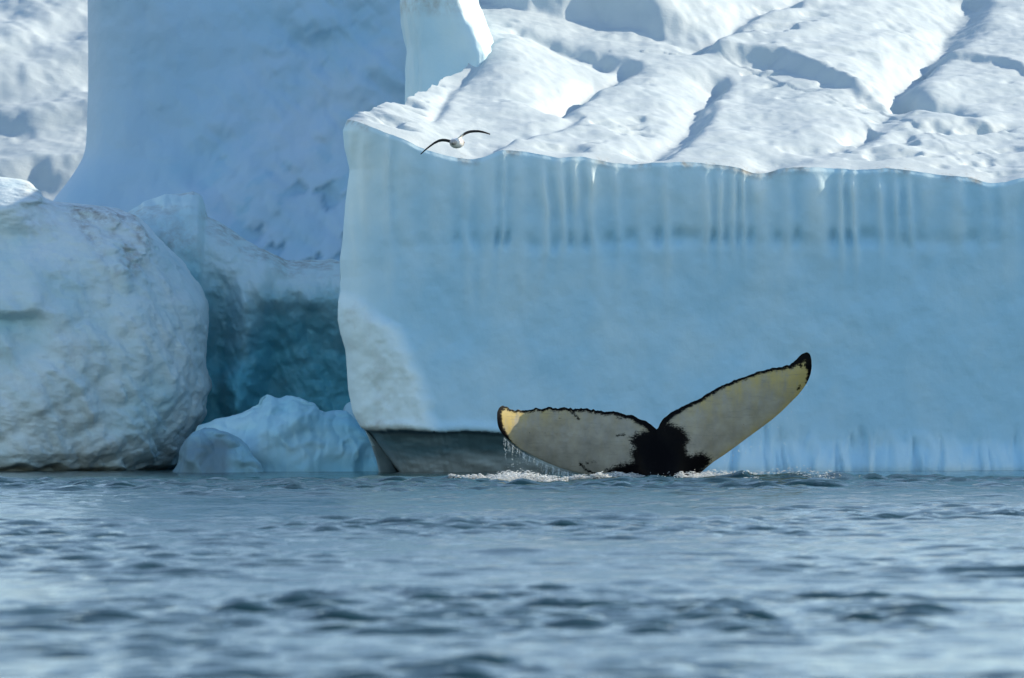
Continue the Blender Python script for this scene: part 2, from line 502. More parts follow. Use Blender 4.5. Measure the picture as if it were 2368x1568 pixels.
    yb = top[:, 1][:, None] * ky + (ys_[:, None] * np.exp(-TT / 1.2) + front_y(x) * (1 - np.exp(-TT / 1.2))) * (1 - ky) + TT
    ze = smooth_interp(x / (front_y(x)) * F + CX, RIM, 14 + 0 * x)
    # the rim's own ups and downs fade into a smooth slope
    zr_s = Z(smooth_interp(x / front_y(x) * F + CX, RIM, 160), front_y(x))
    ze_ = top[:, 2].copy()
    for _ in range(12): ze_[1:-1] = 0.25 * ze_[:-2] + 0.5 * ze_[1:-1] + 0.25 * ze_[2:]
    kz = np.exp(-TT / 0.10)
    zr_e = top[:, 2][:, None] * kz + ze_[:, None] * (1 - kz)
    kf = np.exp(-TT / 1.0)
    zz = zr_e * kf + zr_s * (1 - kf) + slope_z(TT)
    # photo point -> point on the mean slope
    def on(px, py):
        tt = 4.0
        for _ in range(30):
            d = D0 + tt + 0.40 * ((px - CX) / F * 160 + 2.47)
            xx = (px - CX) / F * d
            zr0 = float(Z(smooth_interp(np.array([px]), RIM, 160), front_y(xx))[0])
            tt = (float(Z(py, d)) - zr0) / 0.30
            tt = max(0.0, min(14, tt))
        return (xx, D0 + tt + 0.40 * (xx + 2.47))
    yq = front_y(x) + TT
    h = np.zeros_like(x)
    wx = x + 0.07 * fbm(x * 1.6, yq * 0.9, 0 * x, 3, 61); wy = yq + 0.20 * fbm(x * 1.6 + 9, yq * 0.9, 0 * x, 3, 62)
    def tr(u, v): return on(762.7 + u * 0.6775, v * 0.6775)       # traced on the enlarged snow field
    def groove_(pts, depth, wl, wr, ends=0.10):
        """left of the line a long slope down to it, right of it a steep short bank"""
        q = spline([tr(*p) for p in pts])
        d, s, fr = line_sd(wx, wy, q)
        dep = np.interp(fr, np.linspace(0, 1, len(depth)), depth)
        en = sst(0, ends, fr) * sst(0, ends, 1 - fr)
        prof = np.where(s > 0, 0.28 * np.exp(-(d / wl) ** 1.5) + 0.72 * np.exp(-(d / (0.35 * wl)) ** 1.3), np.exp(-(d / wr) ** 2))
        return -1.15 * dep * prof * en
    def step_(pts, height, w, fade):
        """the ground beyond the line (given from right to left) stands higher, easing back over 'fade' metres"""
        q = spline([tr(*p) for p in pts[::-1]], 6)
        d, s, fr = line_sd(wx, wy, q, 0.30)
        sd_ = d * s
        en = sst(0.03, 0.25, fr) * sst(0.03, 0.25, 1 - fr)
        w = w * (1 + 0.5 * fbm(x * 1.2, yq * 0.8, 0 * x, 3, 66))
        return height * sst(-w, w, sd_) * np.exp(-np.clip(sd_, 0, None) / fade) * en
    h += groove_([(450, 565), (540, 512), (620, 475), (740, 440), (860, 395)], (0.07, 0.10, 0.09, 0.10), 0.7, 0.13)
    h += groove_([(730, 385), (770, 352), (830, 305), (920, 255), (1030, 195)], (0.30, 0.34, 0.22, 0.20), 0.55, 0.24)
    h += groove_([(1050, 585), (1150, 470), (1210, 400), (1260, 330), (1310, 262), (1335, 235)], (0.14, 0.16, 0.20, 0.24), 0.8, 0.22)
    h += groove_([(1120, 590), (1190, 500), (1250, 420), (1330, 345)], (0.05, 0.08, 0.05), 0.4, 0.12)
    h += groove_([(1440, 605), (1600, 542), (1700, 492), (1800, 442), (1870, 412), (1915, 345), (1938, 265), (2000, 200), (2080, 128), (2135, 55), (2180, -30)], (0.08, 0.10, 0.12, 0.20, 0.36, 0.38, 0.30, 0.26, 0.26), 1.0, 0.34, 0.04)
    h += groove_([(1215, 180), (1330, 137), (1440, 87), (1540, 45), (1680, -20)], (0.24, 0.18, 0.14, 0.14), 0.8, 0.17)
    h += groove_([(1940, 300), (2010, 335), (2080, 365), (2150, 385), (2230, 420)], (0.24, 0.20, 0.18, 0.08), 0.3, 0.35)
    h += groove_([(330, 440), (390, 340), (450, 270), (540, 190), (620, 150)], (0.06, 0.06, 0.05), 0.3, 0.10)
    h += groove_([(1760, 470), (1840, 430), (1870, 425)], (0.12, 0.14), 0.3, 0.2)
    h += groove_([(520, 160), (640, 120), (760, 130), (900, 175), (990, 200)], (0.02, 0.10, 0.14, 0.16), 0.3, 0.5)
    h += step_([(1240, 150), (1150, 118), (1000, 85), (900, 62), (780, 52), (620, 30), (480, -10), (380, -40)], 0.60, 0.30, 6.0)
    h += step_([(1860, 335), (1790, 290), (1700, 262), (1600, 232), (1500, 207), (1400, 192), (1230, 180)], 0.24, 0.17, 2.2)
    h += step_([(2360, 250), (2250, 215), (2150, 200), (2080, 195)], 0.10, 0.12, 1.2)
    h += step_([(2340, 470), (2200, 430), (2050, 440), (1950, 470)], 0.08, 0.12, 1.0)
    # a bank of snow drifted against the tower
    h += 0.30 * np.exp(-((x + 0.20) / 0.62) ** 2 - ((yq - 163.0) / 1.5) ** 2)
    # rolling drifts and sun-cups, drawn out along the wind
    c, s_ = math.cos(0.30), math.sin(0.30)
    u1 = x * c + yq * s_ * 0.5; u2 = -x * s_ + yq * c * 0.5
    qa, qp = x * 0.91 - yq * 0.42, x * 0.42 + yq * 0.91      # across / along the crevasses
    roll = 0.07 * fbm(qa * 0.55, qp * 0.13, 0 * x, 2, 81) + 0.035 * fbm(qa * 1.5, qp * 0.35, 0 * x, 2, 82) + 0.04 * fbm(x * 0.8, yq * 0.5, 0 * x, 2, 88)
    pmask = sst(-0.10, 0.40, fbm(x * 0.7, yq * 0.40, 0 * x, 2, 85))
    pits = sst(0.24, 0.60, fbm(u1 * 0.75, u2 * 2.8, 0 * x, 4, 84))
    spots = sst(0.30, 0.65, fbm(u1 * 1.5, u2 * 5.2, 0 * x, 3, 87))
    wind = fbm(u1 * 1.6, u2 * 6.0, 0 * x, 3, 89)
    h += (roll - 0.12 * pits * pmask - 0.07 * spots * (0.15 + 0.85 * pmask) + 0.05 * wind + 0.035 * fbm(u1 * 0.9, u2 * 3.0, 0 * x, 3, 92) + 0.008 * fbm(x * 7, yq * 5, 0 * x, 2, 86)) * sst(0.0, 0.6, TT)
    h *= sst(-0.02, 0.35, TT)
    zz = zz + h
    # falls away at the very back, out of sight
    zz = zz - 0.5 * sst(12.5, 14, TT) ** 2
    P2 = np.stack([x, yb, zz], -1)
    P2[:, 0] = top
    dirt2 = 0.8 * np.exp(-TT / 0.12) * sst(0.1, 0.5, vnoise(x * 3, 0 * x, 0 * x, 77))
    grid('snow_top', P2, M['snow'], root, {'dirt': dirt2}, flip=True)
    # ---- side and back walls that close the berg
    def skirt(name, line, flip, first=None):
        n = len(line); vv = np.linspace(0, 1, 24)
        g = line[:, None, :].repeat(24, 1).copy()
        g[:, :, 2] = zb + (line[:, None, 2] - zb) * vv[None, :]
        wob = fbm(g[..., 1] * 1.2, g[..., 2] * 1.1, g[..., 0] * 1.2, 4, 90)
        w = np.sin(np.pi * np.clip(vv, 0, 1))[None, :] * 0.12
        g[:, :, 0] += wob * w; g[:, :, 1] += wob * w
        if first is not None:
            k = np.exp(-np.arange(n) / 12.0)[:, None, None]
            fi = np.stack([np.interp(vv, v, first[:, q]) for q in range(3)], -1)
            base0 = g[0].copy()
            g = g + (fi - base0)[None] * k
            g[0] = fi
        tt_ = np.full(g.shape[:2], 0.5)
        o = grid(name, g, M['wall_ice'], root, {'tint': tt_, 'dirt': tt_ * 0}, flip=flip)
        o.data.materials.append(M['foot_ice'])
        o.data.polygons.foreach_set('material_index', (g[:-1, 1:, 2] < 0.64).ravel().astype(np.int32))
    skirt('side_wall', P2[0], True, P[0])
    skirt('side_wall', P2[-1], False)
    skirt('back_wall', P2[:, -1], True)
    # ---- the pale ice tower that stands at the back of the snow slope
    dT = 161.6
    nzt, nphi = 170, 120
    zt = np.linspace(-0.3, 7.42, nzt)
    pyt = CY - (zt - EYE) / dT * F
    xl_ = X(np.interp(pyt, [-600, -200, 0, 40, 100, 200, 400, 1100], [940, 935, 925, 927, 936, 934, 930, 930]), dT)
    xr_ = X(np.interp(pyt, [-600, -60, 0, 40, 80, 120, 1100], [1085, 1088, 1096, 1112, 1132, 1150, 1150]), dT)
    ph_ = np.linspace(0, 2 * math.pi, nphi)
    ZT, PH = np.meshgrid(zt, ph_, indexing='ij')
    cx_ = ((xl_ + xr_) / 2)[:, None]; rx = ((xr_ - xl_) / 2)[:, None]
    ce, se = np.cos(PH), np.sin(PH)
    sup = lambda w, e: np.sign(w) * np.abs(w) ** e
    xt = cx_ + rx * sup(ce, 0.6)
    yt = dT + 2.2 - 2.2 * sup(se, 0.6) + 1.1 * (1 - sst(-1.8, 0.0, xt))
    nn = 0.12 * fbm(xt * 2.0, yt * 2, ZT * 0.7, 4, 101)
    xt = xt + nn * ce; yt = yt - nn * se + 0.05 * fbm(xt * 3, ZT, 0 * ZT, 3, 104)
    tt_ = 0.62 + 0.3 * fbm(xt * 1.5, ZT * 0.8, yt, 3, 103)
    dd_ = 0.6 * sst(40, 0, np.abs(pyt[:, None] - 5)) + 0 * PH
    tw = grid('ice_tower', np.stack([xt, yt, ZT], -1), M['wall_ice'], root, {'tint': np.clip(tt_, 0, 1), 'dirt': dd_})
main_berg()

# ------------------------------------------------------------------ the tall shaded berg behind
def back_berg():
    root = empty('tall_iceberg', 'tall blue shaded ice cliff filling the gap behind the smaller bergs', 'iceberg', (-4, 182, 0))
    d = 178.0
    nx, nz = 360, 280
    LP = [(-700, 196), (0, 196), (100, 197), (200, 197), (300, 195), (340, 193), (365, 186), (390, 172), (420, 152), (450, 128), (480, 108), (600, 60), (800, 0), (1200, -60)]
    z = np.linspace(-0.3, 13.0, nz)
    pyz = CY - (z - EYE) / d * F
    xl = X(smooth_interp(pyz, LP, 12), d)
    xr = 4.0
    u = np.linspace(0, 1, nx) ** 1.1
    U, Zg = np.meshgrid(u, z, indexing='ij')
    x = xl[None, :] + (xr - xl[None, :]) * U
    py = CY - (Zg - EYE) / d * F; px = x / d * F + CX
    dl = x - xl[None, :]
    y = d + 1.2 * np.exp(-dl / 0.25) + 0 * Zg
    # leaning out towards the foot, where debris has piled up
    y = y - 2.4 * sst(150, 900, py) ** 1.3
    # boundary of the smooth slide from upper right to lower left
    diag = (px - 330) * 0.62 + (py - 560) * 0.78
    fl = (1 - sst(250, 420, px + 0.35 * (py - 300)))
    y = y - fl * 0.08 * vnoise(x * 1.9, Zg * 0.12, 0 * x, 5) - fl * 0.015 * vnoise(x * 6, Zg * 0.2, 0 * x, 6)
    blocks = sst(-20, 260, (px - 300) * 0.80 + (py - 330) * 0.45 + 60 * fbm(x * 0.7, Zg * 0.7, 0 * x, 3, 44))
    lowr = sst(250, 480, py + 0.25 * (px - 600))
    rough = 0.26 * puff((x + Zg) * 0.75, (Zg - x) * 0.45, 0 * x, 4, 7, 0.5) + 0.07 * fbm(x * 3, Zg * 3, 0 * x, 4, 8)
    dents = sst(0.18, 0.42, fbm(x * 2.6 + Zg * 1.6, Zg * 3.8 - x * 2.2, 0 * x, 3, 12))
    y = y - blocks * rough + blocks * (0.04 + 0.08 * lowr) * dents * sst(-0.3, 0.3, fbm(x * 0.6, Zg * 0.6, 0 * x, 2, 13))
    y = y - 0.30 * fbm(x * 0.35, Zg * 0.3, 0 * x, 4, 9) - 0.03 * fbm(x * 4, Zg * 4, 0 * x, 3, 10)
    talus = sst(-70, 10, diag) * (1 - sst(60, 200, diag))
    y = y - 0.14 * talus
    tint = 0.35 + 0.35 * talus + 0.4 * blocks * fbm(x * 1.4, Zg * 1.4, 0 * x, 4, 15) - (0.15 + 0.30 * lowr) * blocks * dents + 0.4 * np.exp(-dl / 0.18)  # dents painted bluer, standing in for shade in their hollows
    g = np.stack([x, y, Zg], -1)
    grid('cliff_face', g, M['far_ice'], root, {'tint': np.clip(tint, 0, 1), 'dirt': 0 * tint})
    # top, back and left side
    def strip(name, a, b, n=30, mat='far_ice', flip=False):
        w = np.linspace(0, 1, n)[None, :, None]
        gg = a[:, None] * (1 - w) + b[:, None] * w
        nn = 0.15 * fbm(gg[..., 0] * 0.8, gg[..., 1] * 0.8, gg[..., 2] * 0.8, 3, 19) * np.sin(np.pi * w[..., 0])
        gg = gg.copy(); gg[..., 2] += nn; gg[..., 0] += nn * 0.5
        grid(name, gg, M[mat], root, {'tint': np.full(gg.shape[:2], 0.5), 'dirt': np.zeros(gg.shape[:2])}, flip=flip)
    tb = g[:, -1] + np.array([0.3, 6.0, 0.6])
    strip('snow_top', g[:, -1], tb, mat='snow', flip=True)
    lb = g[0] + np.array([0.6, 6.0, 0.0])
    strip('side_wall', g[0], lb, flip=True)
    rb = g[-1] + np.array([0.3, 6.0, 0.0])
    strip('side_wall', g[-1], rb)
back_berg()

# ------------------------------------------------------------------ sunlit snow slope at far left
def snow_slope():
    root = empty('snowy_iceberg', 'sunlit snow slope of a distant iceberg at the upper left edge', 'iceberg', (-10, 192, 0))
    nx, ny = 200, 330
    x, y = np.meshgrid(np.linspace(-17, -4.6, nx), np.linspace(184.5, 206, ny), indexing='ij')
    t = y - 186
    z = 3.3 + 0.36 * t + 0.35 * fbm(x * 0.35, y * 0.25, 0 * x, 3, 5)
    def at(px, py):
        yy = 190
        for _ in range(20):
            yy = 186 + (float(Z(py, yy)) - 3.3) / 0.36
        return ((px - CX) / F * yy, yy)
    wx = x + 0.2 * fbm(x * 0.8, y * 0.5, 0 * x, 3, 3); wy = y + 0.5 * fbm(x * 0.8, y * 0.5, 0 * x + 7, 3, 3)
    def step(pts, hgt, w, fade):
        d, s, fr = line_sd(wx, wy, spline([at(*p) for p in pts[::-1]]))
        sd_ = d * s
        return hgt * sst(-w, w, sd_) * np.exp(-np.clip(sd_, 0, None) / fade)
    z += step([(320, 150), (196, 195), (120, 225), (40, 250), (-30, 262)], 0.60, 0.8, 2.6)
    z += step([(330, 300), (196, 300), (100, 318), (-60, 330)], 0.35, 0.45, 2.0)
    z += step([(300, 20), (196, 75), (130, 100), (60, 170), (0, 195)], 0.35, 0.6, 1.8)
    z += step([(260, 405), (120, 425), (20, 440), (-80, 440)], 0.45, 0.5, 2.0)
    z += 0.022 * ridged(x * 1.3 + y * 0.4, y * 0.9, 0 * x, 3, 21) + 0.028 * fbm(x * 6, y * 4, 0 * x, 3, 22)
    z += 0.04 * fbm(x * 1.5, y * 1.2, 0 * x, 3, 29)
    z = np.where(y < 186, z - 4.5 * sst(186, 184.5, y), z)
    grid('snow_top', np.stack([x, y, z], -1), M['snow'], root, {'dirt': 0 * x})
    fr_ = np.stack([x, y, z], -1)
    for nm, ln, fl in (('side_wall', fr_[0], True), ('side_wall', fr_[-1], False), ('back_wall', fr_[:, -1], True), ('front_wall', fr_[:, 0], False)):
        g = ln[:, None, :].repeat(8, 1).copy()
        g[:, :, 2] = -0.3 + (ln[:, None, 2] + 0.3) * np.linspace(0, 1, 8)[None]
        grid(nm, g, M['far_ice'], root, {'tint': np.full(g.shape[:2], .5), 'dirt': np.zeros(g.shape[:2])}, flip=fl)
snow_slope()

# ------------------------------------------------------------------ rounded dirty berg at left
def left_berg():
    d = 159.0
    PROF = [(360, -260), (410, 0), (420, 25), (444, 50), (460, 78), (468, 120), (470, 190), (478, 255), (498, 297), (540, 330), (590, 380), (650, 428), (700, 452), (760, 463), (850, 458),
            (905, 462), (930, 455), (965, 444), (1000, 424), (1040, 402), (1075, 376), (1092, 366), (1130, 360)]
    nz, nf = 320, 360
    w = np.linspace(0, 1, nz)
    pyl = np.interp(w, [0, 0.80, 1.0], [1130, 520, 392])
    xs = X(smooth_interp(pyl, PROF, 6), d)
    zs = Z(pyl, d)
    xc = -10.6
    aa = xs - xc
    bb = np.interp(pyl, [392, 440, 470, 520, 600, 800, 950, 1050, 1092, 1130], [0.35, 0.9, 1.35, 1.8, 2.3, 2.9, 3.05, 2.95, 2.75, 2.6])
    yc = d + 2.9
    ph = np.linspace(-0.9, 2.75, nf)
    Wg, PH = np.meshgrid(w, ph, indexing='ij')
    sup = lambda q, e: np.sign(q) * np.abs(q) ** e
    x = xc + aa[:, None] * sup(np.cos(PH), 0.62)
    y = yc - bb[:, None] * sup(np.sin(PH), 0.62)
    z = zs[:, None] + 0 * PH
    py = pyl[:, None] + 0 * PH; px = x / y * F + CX
    nx_, ny_ = np.cos(PH) * 0.75, -np.sin(PH)
    nl = np.hypot(nx_, ny_); nx_, ny_ = nx_ / nl, ny_ / nl
    # diagonal melt runnels, knobbly lumps
    q1 = x * 0.80 + z * 0.45; q2 = z * 0.8 - x * 0.45
    lump = 0.22 * fbm(x * 0.6, z * 0.6, y * 0.6, 3, 3) + 0.14 * (0.5 - np.abs(vnoise(q1 * 2.0, q2 * 0.8, y * 0.7, 4)))
    lump += 0.18 * puff(q1 * 1.7, q2 * 0.75, y * 0.9, 3, 5, 0.45) + 0.09 * puff(q1 * 4.0, q2 * 2.2, y * 2.0, 3, 15, 0.5) + 0.05 * fbm(q1 * 6, q2 * 4, y * 5, 4, 6, 0.6) + 0.10 * fbm(x * 1.6, z * 1.6, y * 1.2, 3, 26)
    knob = sst(-0.6, 1, poly_sdf(px, py, [(150, 470), (300, 490), (330, 550), (330, 640), (250, 640), (170, 560)]) / 34)
    lump += knob * (0.26 * puff(x * 2.6, z * 3.0, y * 2, 3, 8) - 0.14)
    lump -= 0.20
    lump += 0.75 * gauss(px + 8, 66) * gauss(py - 458, 68)
    # overhanging ledge at the left
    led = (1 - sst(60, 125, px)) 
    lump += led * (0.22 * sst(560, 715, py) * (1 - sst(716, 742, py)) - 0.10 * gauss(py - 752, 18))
    # hollow just above the water
    lump -= 0.30 * sst(1076, 1092, py + 14 * vnoise(px / 45, 0 * px, 0 * px, 9))
    hold = 0.5 + 0.5 * sst(0.1, 0.6, np.sin(np.clip(PH, 0, math.pi)))
    x = x + nx_ * lump * hold; y = y + ny_ * lump
    z = z + 0.05 * fbm(x * 1.8, y * 1.8, 0 * x, 3, 12) * sst(0.75, 0.95, Wg)
    tint = 0.72 + 0.5 * fbm(q1 * 1.2, q2 * 0.8, y, 4, 31) + 0.3 * sst(640, 470, py) - 0.35 * led * gauss(py - 745, 25)  # last term paints the shade under the ledge into the tint
    dirt = 0.85 * knob * sst(-0.5, 0.1, fbm(x * 2.2, z * 2.2, y, 3, 33)) + 0.45 * sst(560, 470, py) * sst(0, 0.4, fbm(x * 1.8, z * 3, y, 3, 35)) + 0.16 * sst(0.05, 0.4, fbm(q1 * 1.6, q2 * 0.7, y, 3, 37)) + 0.4 * sst(1070, 1090, py) * sst(-0.2, 0.2, fbm(x * 1.2, 0 * x, 0 * x, 2, 36))  # crown and streaks are dirt; the waterline term is painted shadow
    # cap on the top
    P = np.stack([x, y, z], -1)
    cap = P[-1].mean(0)[None, None, :] + 0 * P[:1]
    cap[..., 2] = P[-1, :, 2].max() + 0.02
    P = np.concatenate([P, P[-1:] * 0.5 + cap * 0.5, cap], 0)
    ex = lambda q: np.concatenate([q, q[-1:], q[-1:]], 0)
    o = grid('rounded_iceberg', P, M['rough_ice'], None, {'tint': np.clip(ex(tint), 0, 1), 'dirt': np.clip(ex(dirt), 0, 1)})
    tag(o, 'rounded knobbly grey-white iceberg with dirt on its crown at the left edge', 'iceberg')
left_berg()

# ------------------------------------------------------------------ hollowed berg between
def cave_berg():
    d = 163.0
    TOP = [(150, 560), (240, 520), (290, 490), (330, 462), (380, 448), (415, 446), (440, 439), (458, 446), (466, 470), (470, 496), (500, 510), (530, 530), (600, 575), (640, 590), (660, 601), (700, 601),
           (760, 598), (790, 606), (850, 640), (920, 690), (1000, 800)]
    nx, nz = 340, 280
    xs = np.linspace(X(150, d), X(985, d), nx)
    pxs = xs / d * F + CX
    ztop = Z(smooth_interp(pxs, TOP, 5), d) + 0.02 * fbm(xs * 5, 0 * xs, 0 * xs, 3, 2)
    v = np.linspace(0, 1, nz)
    A, Vv = np.meshgrid(np.arange(nx), v, indexing='ij')
    x = xs[A]; zt = ztop[A]
    z = -0.3 + (zt + 0.3) * Vv
    px = pxs[A]; py = CY - (z - EYE) / d * F
    top_py = CY - (zt - EYE) / d * F
    below = py - top_py
    y = d + 0 * x
    # crown rolls back
    y = y + 1.1 * np.exp(-np.clip(below, 0, None) / 34.0) + 0.35 * np.exp(-np.clip(below, 0, None) / 110)
    # buttress down the middle, cave on its right, recess on its left
    wob = 34 * fbm(x * 1.3, z * 1.3, 0 * x, 4, 4)
    rid_x = np.interp(py, [500, 580, 640, 760, 860, 980], [560, 578, 592, 582, 570, 556]) + wob
    butt = np.exp(-np.abs((px - rid_x) / 55) ** 2.0)
    right = sst(-20, 75, px - rid_x)
    cave_top = np.interp(px, [580, 640, 700, 790, 900], [655, 665, 690, 700, 720]) + 40 * fbm(x * 1.6, z * 1.2, 0 * x, 3, 5)
    cave = right * sst(-90, 230, py - cave_top)
    left_rec = (1 - right) * sst(600, 860, py + 0.25 * (px - 470) + wob) * sst(420, 510, px)
    y = y + 1.15 * cave + 0.8 * left_rec * (1 - 0.6 * butt) - 0.30 * butt * sst(560, 720, py) - 0.25 * right * gauss(py - cave_top + 30, 60)
    y = y - 0.20 * fbm(x * 0.9, z * 0.9, 0 * x, 3, 6) - 0.32 * puff(x * 1.4 + 0.5 * z, z * 0.9, 0 * x, 4, 7, 0.48) - 0.05 * fbm(x * 5, z * 5, 0 * x, 4, 8)
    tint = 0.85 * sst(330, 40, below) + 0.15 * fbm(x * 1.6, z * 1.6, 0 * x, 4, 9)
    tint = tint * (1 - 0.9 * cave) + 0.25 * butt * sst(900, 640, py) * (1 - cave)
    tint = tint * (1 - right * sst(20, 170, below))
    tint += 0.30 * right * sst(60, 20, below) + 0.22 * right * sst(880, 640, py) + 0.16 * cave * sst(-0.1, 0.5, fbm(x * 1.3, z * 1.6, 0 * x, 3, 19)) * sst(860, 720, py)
    dirt = 0.75 * np.exp(-np.clip(below, 0, None) / 45) * sst(-0.15, 0.25, fbm(x * 2.0, z * 6, 0 * x, 3, 11)) + 0.5 * gauss(py - 560, 50) * gauss(px - 400, 60) * sst(0, .3, fbm(x * 2, z * 3, 0 * x, 3, 14))
    g = np.stack([x, y, z], -1)
    # roll the top over to the back and down
    back = [g]
    last = g[:, -1]
    for k, (dy, dz) in enumerate(((0.5, -0.01), (1.2, -0.25), (2.2, -0.9), (2.6, -2.0), (2.7, -5.0))):
        b = last.copy(); b[:, 1] = d + 1.45 + dy; b[:, 2] = np.maximum(last[:, 2] + dz, -0.3)
        back.append(b[:, None, :])
    g = np.concatenate(back, 1)
    ex = lambda q: np.concatenate([q] + [q[:, -1:]] * 5, 1)
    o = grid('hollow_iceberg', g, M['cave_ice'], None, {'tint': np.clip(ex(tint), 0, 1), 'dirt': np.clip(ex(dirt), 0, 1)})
    tag(o, 'small iceberg with pale crown and deep teal hollow beside the flat-topped berg', 'iceberg')
cave_berg()

# ------------------------------------------------------------------ low pieces of ice in the gap
def floe(name, label, TOP, d, depth, mat, seed, tintf, rough=1.0, nx=220, nv=90):
    x0, x1 = TOP[0][0], TOP[-1][0]
    u = np.linspace(0, 1, nx)
    pxs = x0 + (x1 - x0) * u
    xs = X(pxs, d)
    ztop = Z(smooth_interp(pxs, TOP, 4), d) + 0.012 * rough * fbm(xs * 9, 0 * xs, 0 * xs, 3, seed)
    ztop = np.maximum(ztop, -0.12)
    # profile: front foot -> crest -> back foot
    v = np.linspace(0, 1, nv)
    U, Vv = np.meshgrid(np.arange(nx), v, indexing='ij')
    th = Vv * math.pi
    H = ztop[U] + 0.2
    z = -0.2 + H * np.sin(th) ** 0.8
    wid = depth * (0.25 + 0.75 * np.clip(H / (H.max()), 0, 1))
    y = d - np.cos(th) * wid
    x = xs[U] + 0 * th
    n = 0.26 * rough * ridged(x * 1.2 + seed + 0.6 * z, z * 1.2 - 0.5 * x, y * 0.8, 3, seed + 1) + 0.05 * rough * fbm(x * 3.0, z * 3.0, y * 2, 2, seed + 2)
    y = y - n * np.cos(th).clip(-1, 1) * np.sin(th) ** 0.3
    sn = np.sin(th)
    b_ = billow(x * 1.6 + seed, y * 1.6, z * 1.8, 3, seed + 5, 0.42) - 0.5
    z = z + 0.06 * rough * b_ * sn * np.clip(H, 0, 0.6); x = x + 0.20 * rough * fbm(y * 1.3, z * 1.5, x * 0.8, 3, seed + 7) * sn
    y = y - 0.20 * rough * b_ * sn
    g = np.stack([x, y, z], -1)
    px = pxs[U]; py = CY - (z - EYE) / d * F
    t, dr = tintf(px, py, x, z)
    o = grid(name, g, M[mat], None, {'tint': np.clip(t, 0, 1), 'dirt': np.clip(dr, 0, 1)})
    tag(o, label, 'ice')
    return o
FL = floe('ice_block', 'low pale blue block of ice with jagged crest, in front of the teal hollow',
     [(428, 1104), (438, 1060), (448, 1010), (462, 985), (490, 974), (530, 962), (555, 953), (575, 942), (592, 936), (606, 922), (622, 913), (636, 919), (648, 922), (664, 914), (682, 920), (700, 930), (716, 931), (730, 947),
      (745, 952), (775, 949), (800, 951), (818, 968), (840, 998), (868, 1032), (888, 1062), (902, 1090), (908, 1105)], 159.6, 0.9, 'floe_ice', 3,
     lambda px, py, x, z: (0.55 + 0.5 * fbm(x * 1.2, z * 1.2, 0 * x, 3, 5) - 0.5 * sst(1035, 1085, py) - 0.35 * sst(760, 860, px), 0 * px))
floe('ice_boulder', 'small greyish wedge of ice at the left foot of the jagged pale blue block',
     [(392, 1108), (404, 1082), (416, 1050), (432, 1016), (446, 998), (462, 988), (480, 990), (498, 1000), (520, 1003), (540, 1012), (560, 1034), (574, 1058), (590, 1074), (606, 1108)], 158.3, 0.7, 'grey_ice', 23,
     lambda px, py, x, z: (-0.05 + 0.85 * sst(500, 575, px + 0.35 * (py - 1040)) + 0.45 * sst(1030, 992, py) + 0.4 * fbm(x * 2, z * 2, 0 * x, 3, 6) - 0.15 * sst(1040, 1080, py), 0 * px), 1.0, 140, 80)
floe('ice_chip', 'tiny pale chip of ice tucked against the flat-topped berg left edge',
     [(770, 1000), (782, 962), (788, 945), (798, 932), (815, 926), (835, 935), (850, 1000)], 161.6, 0.3, 'floe_ice', 33,
     lambda px, py, x, z: (0.9 + 0 * px, 0 * px), 0.4, 40, 30)

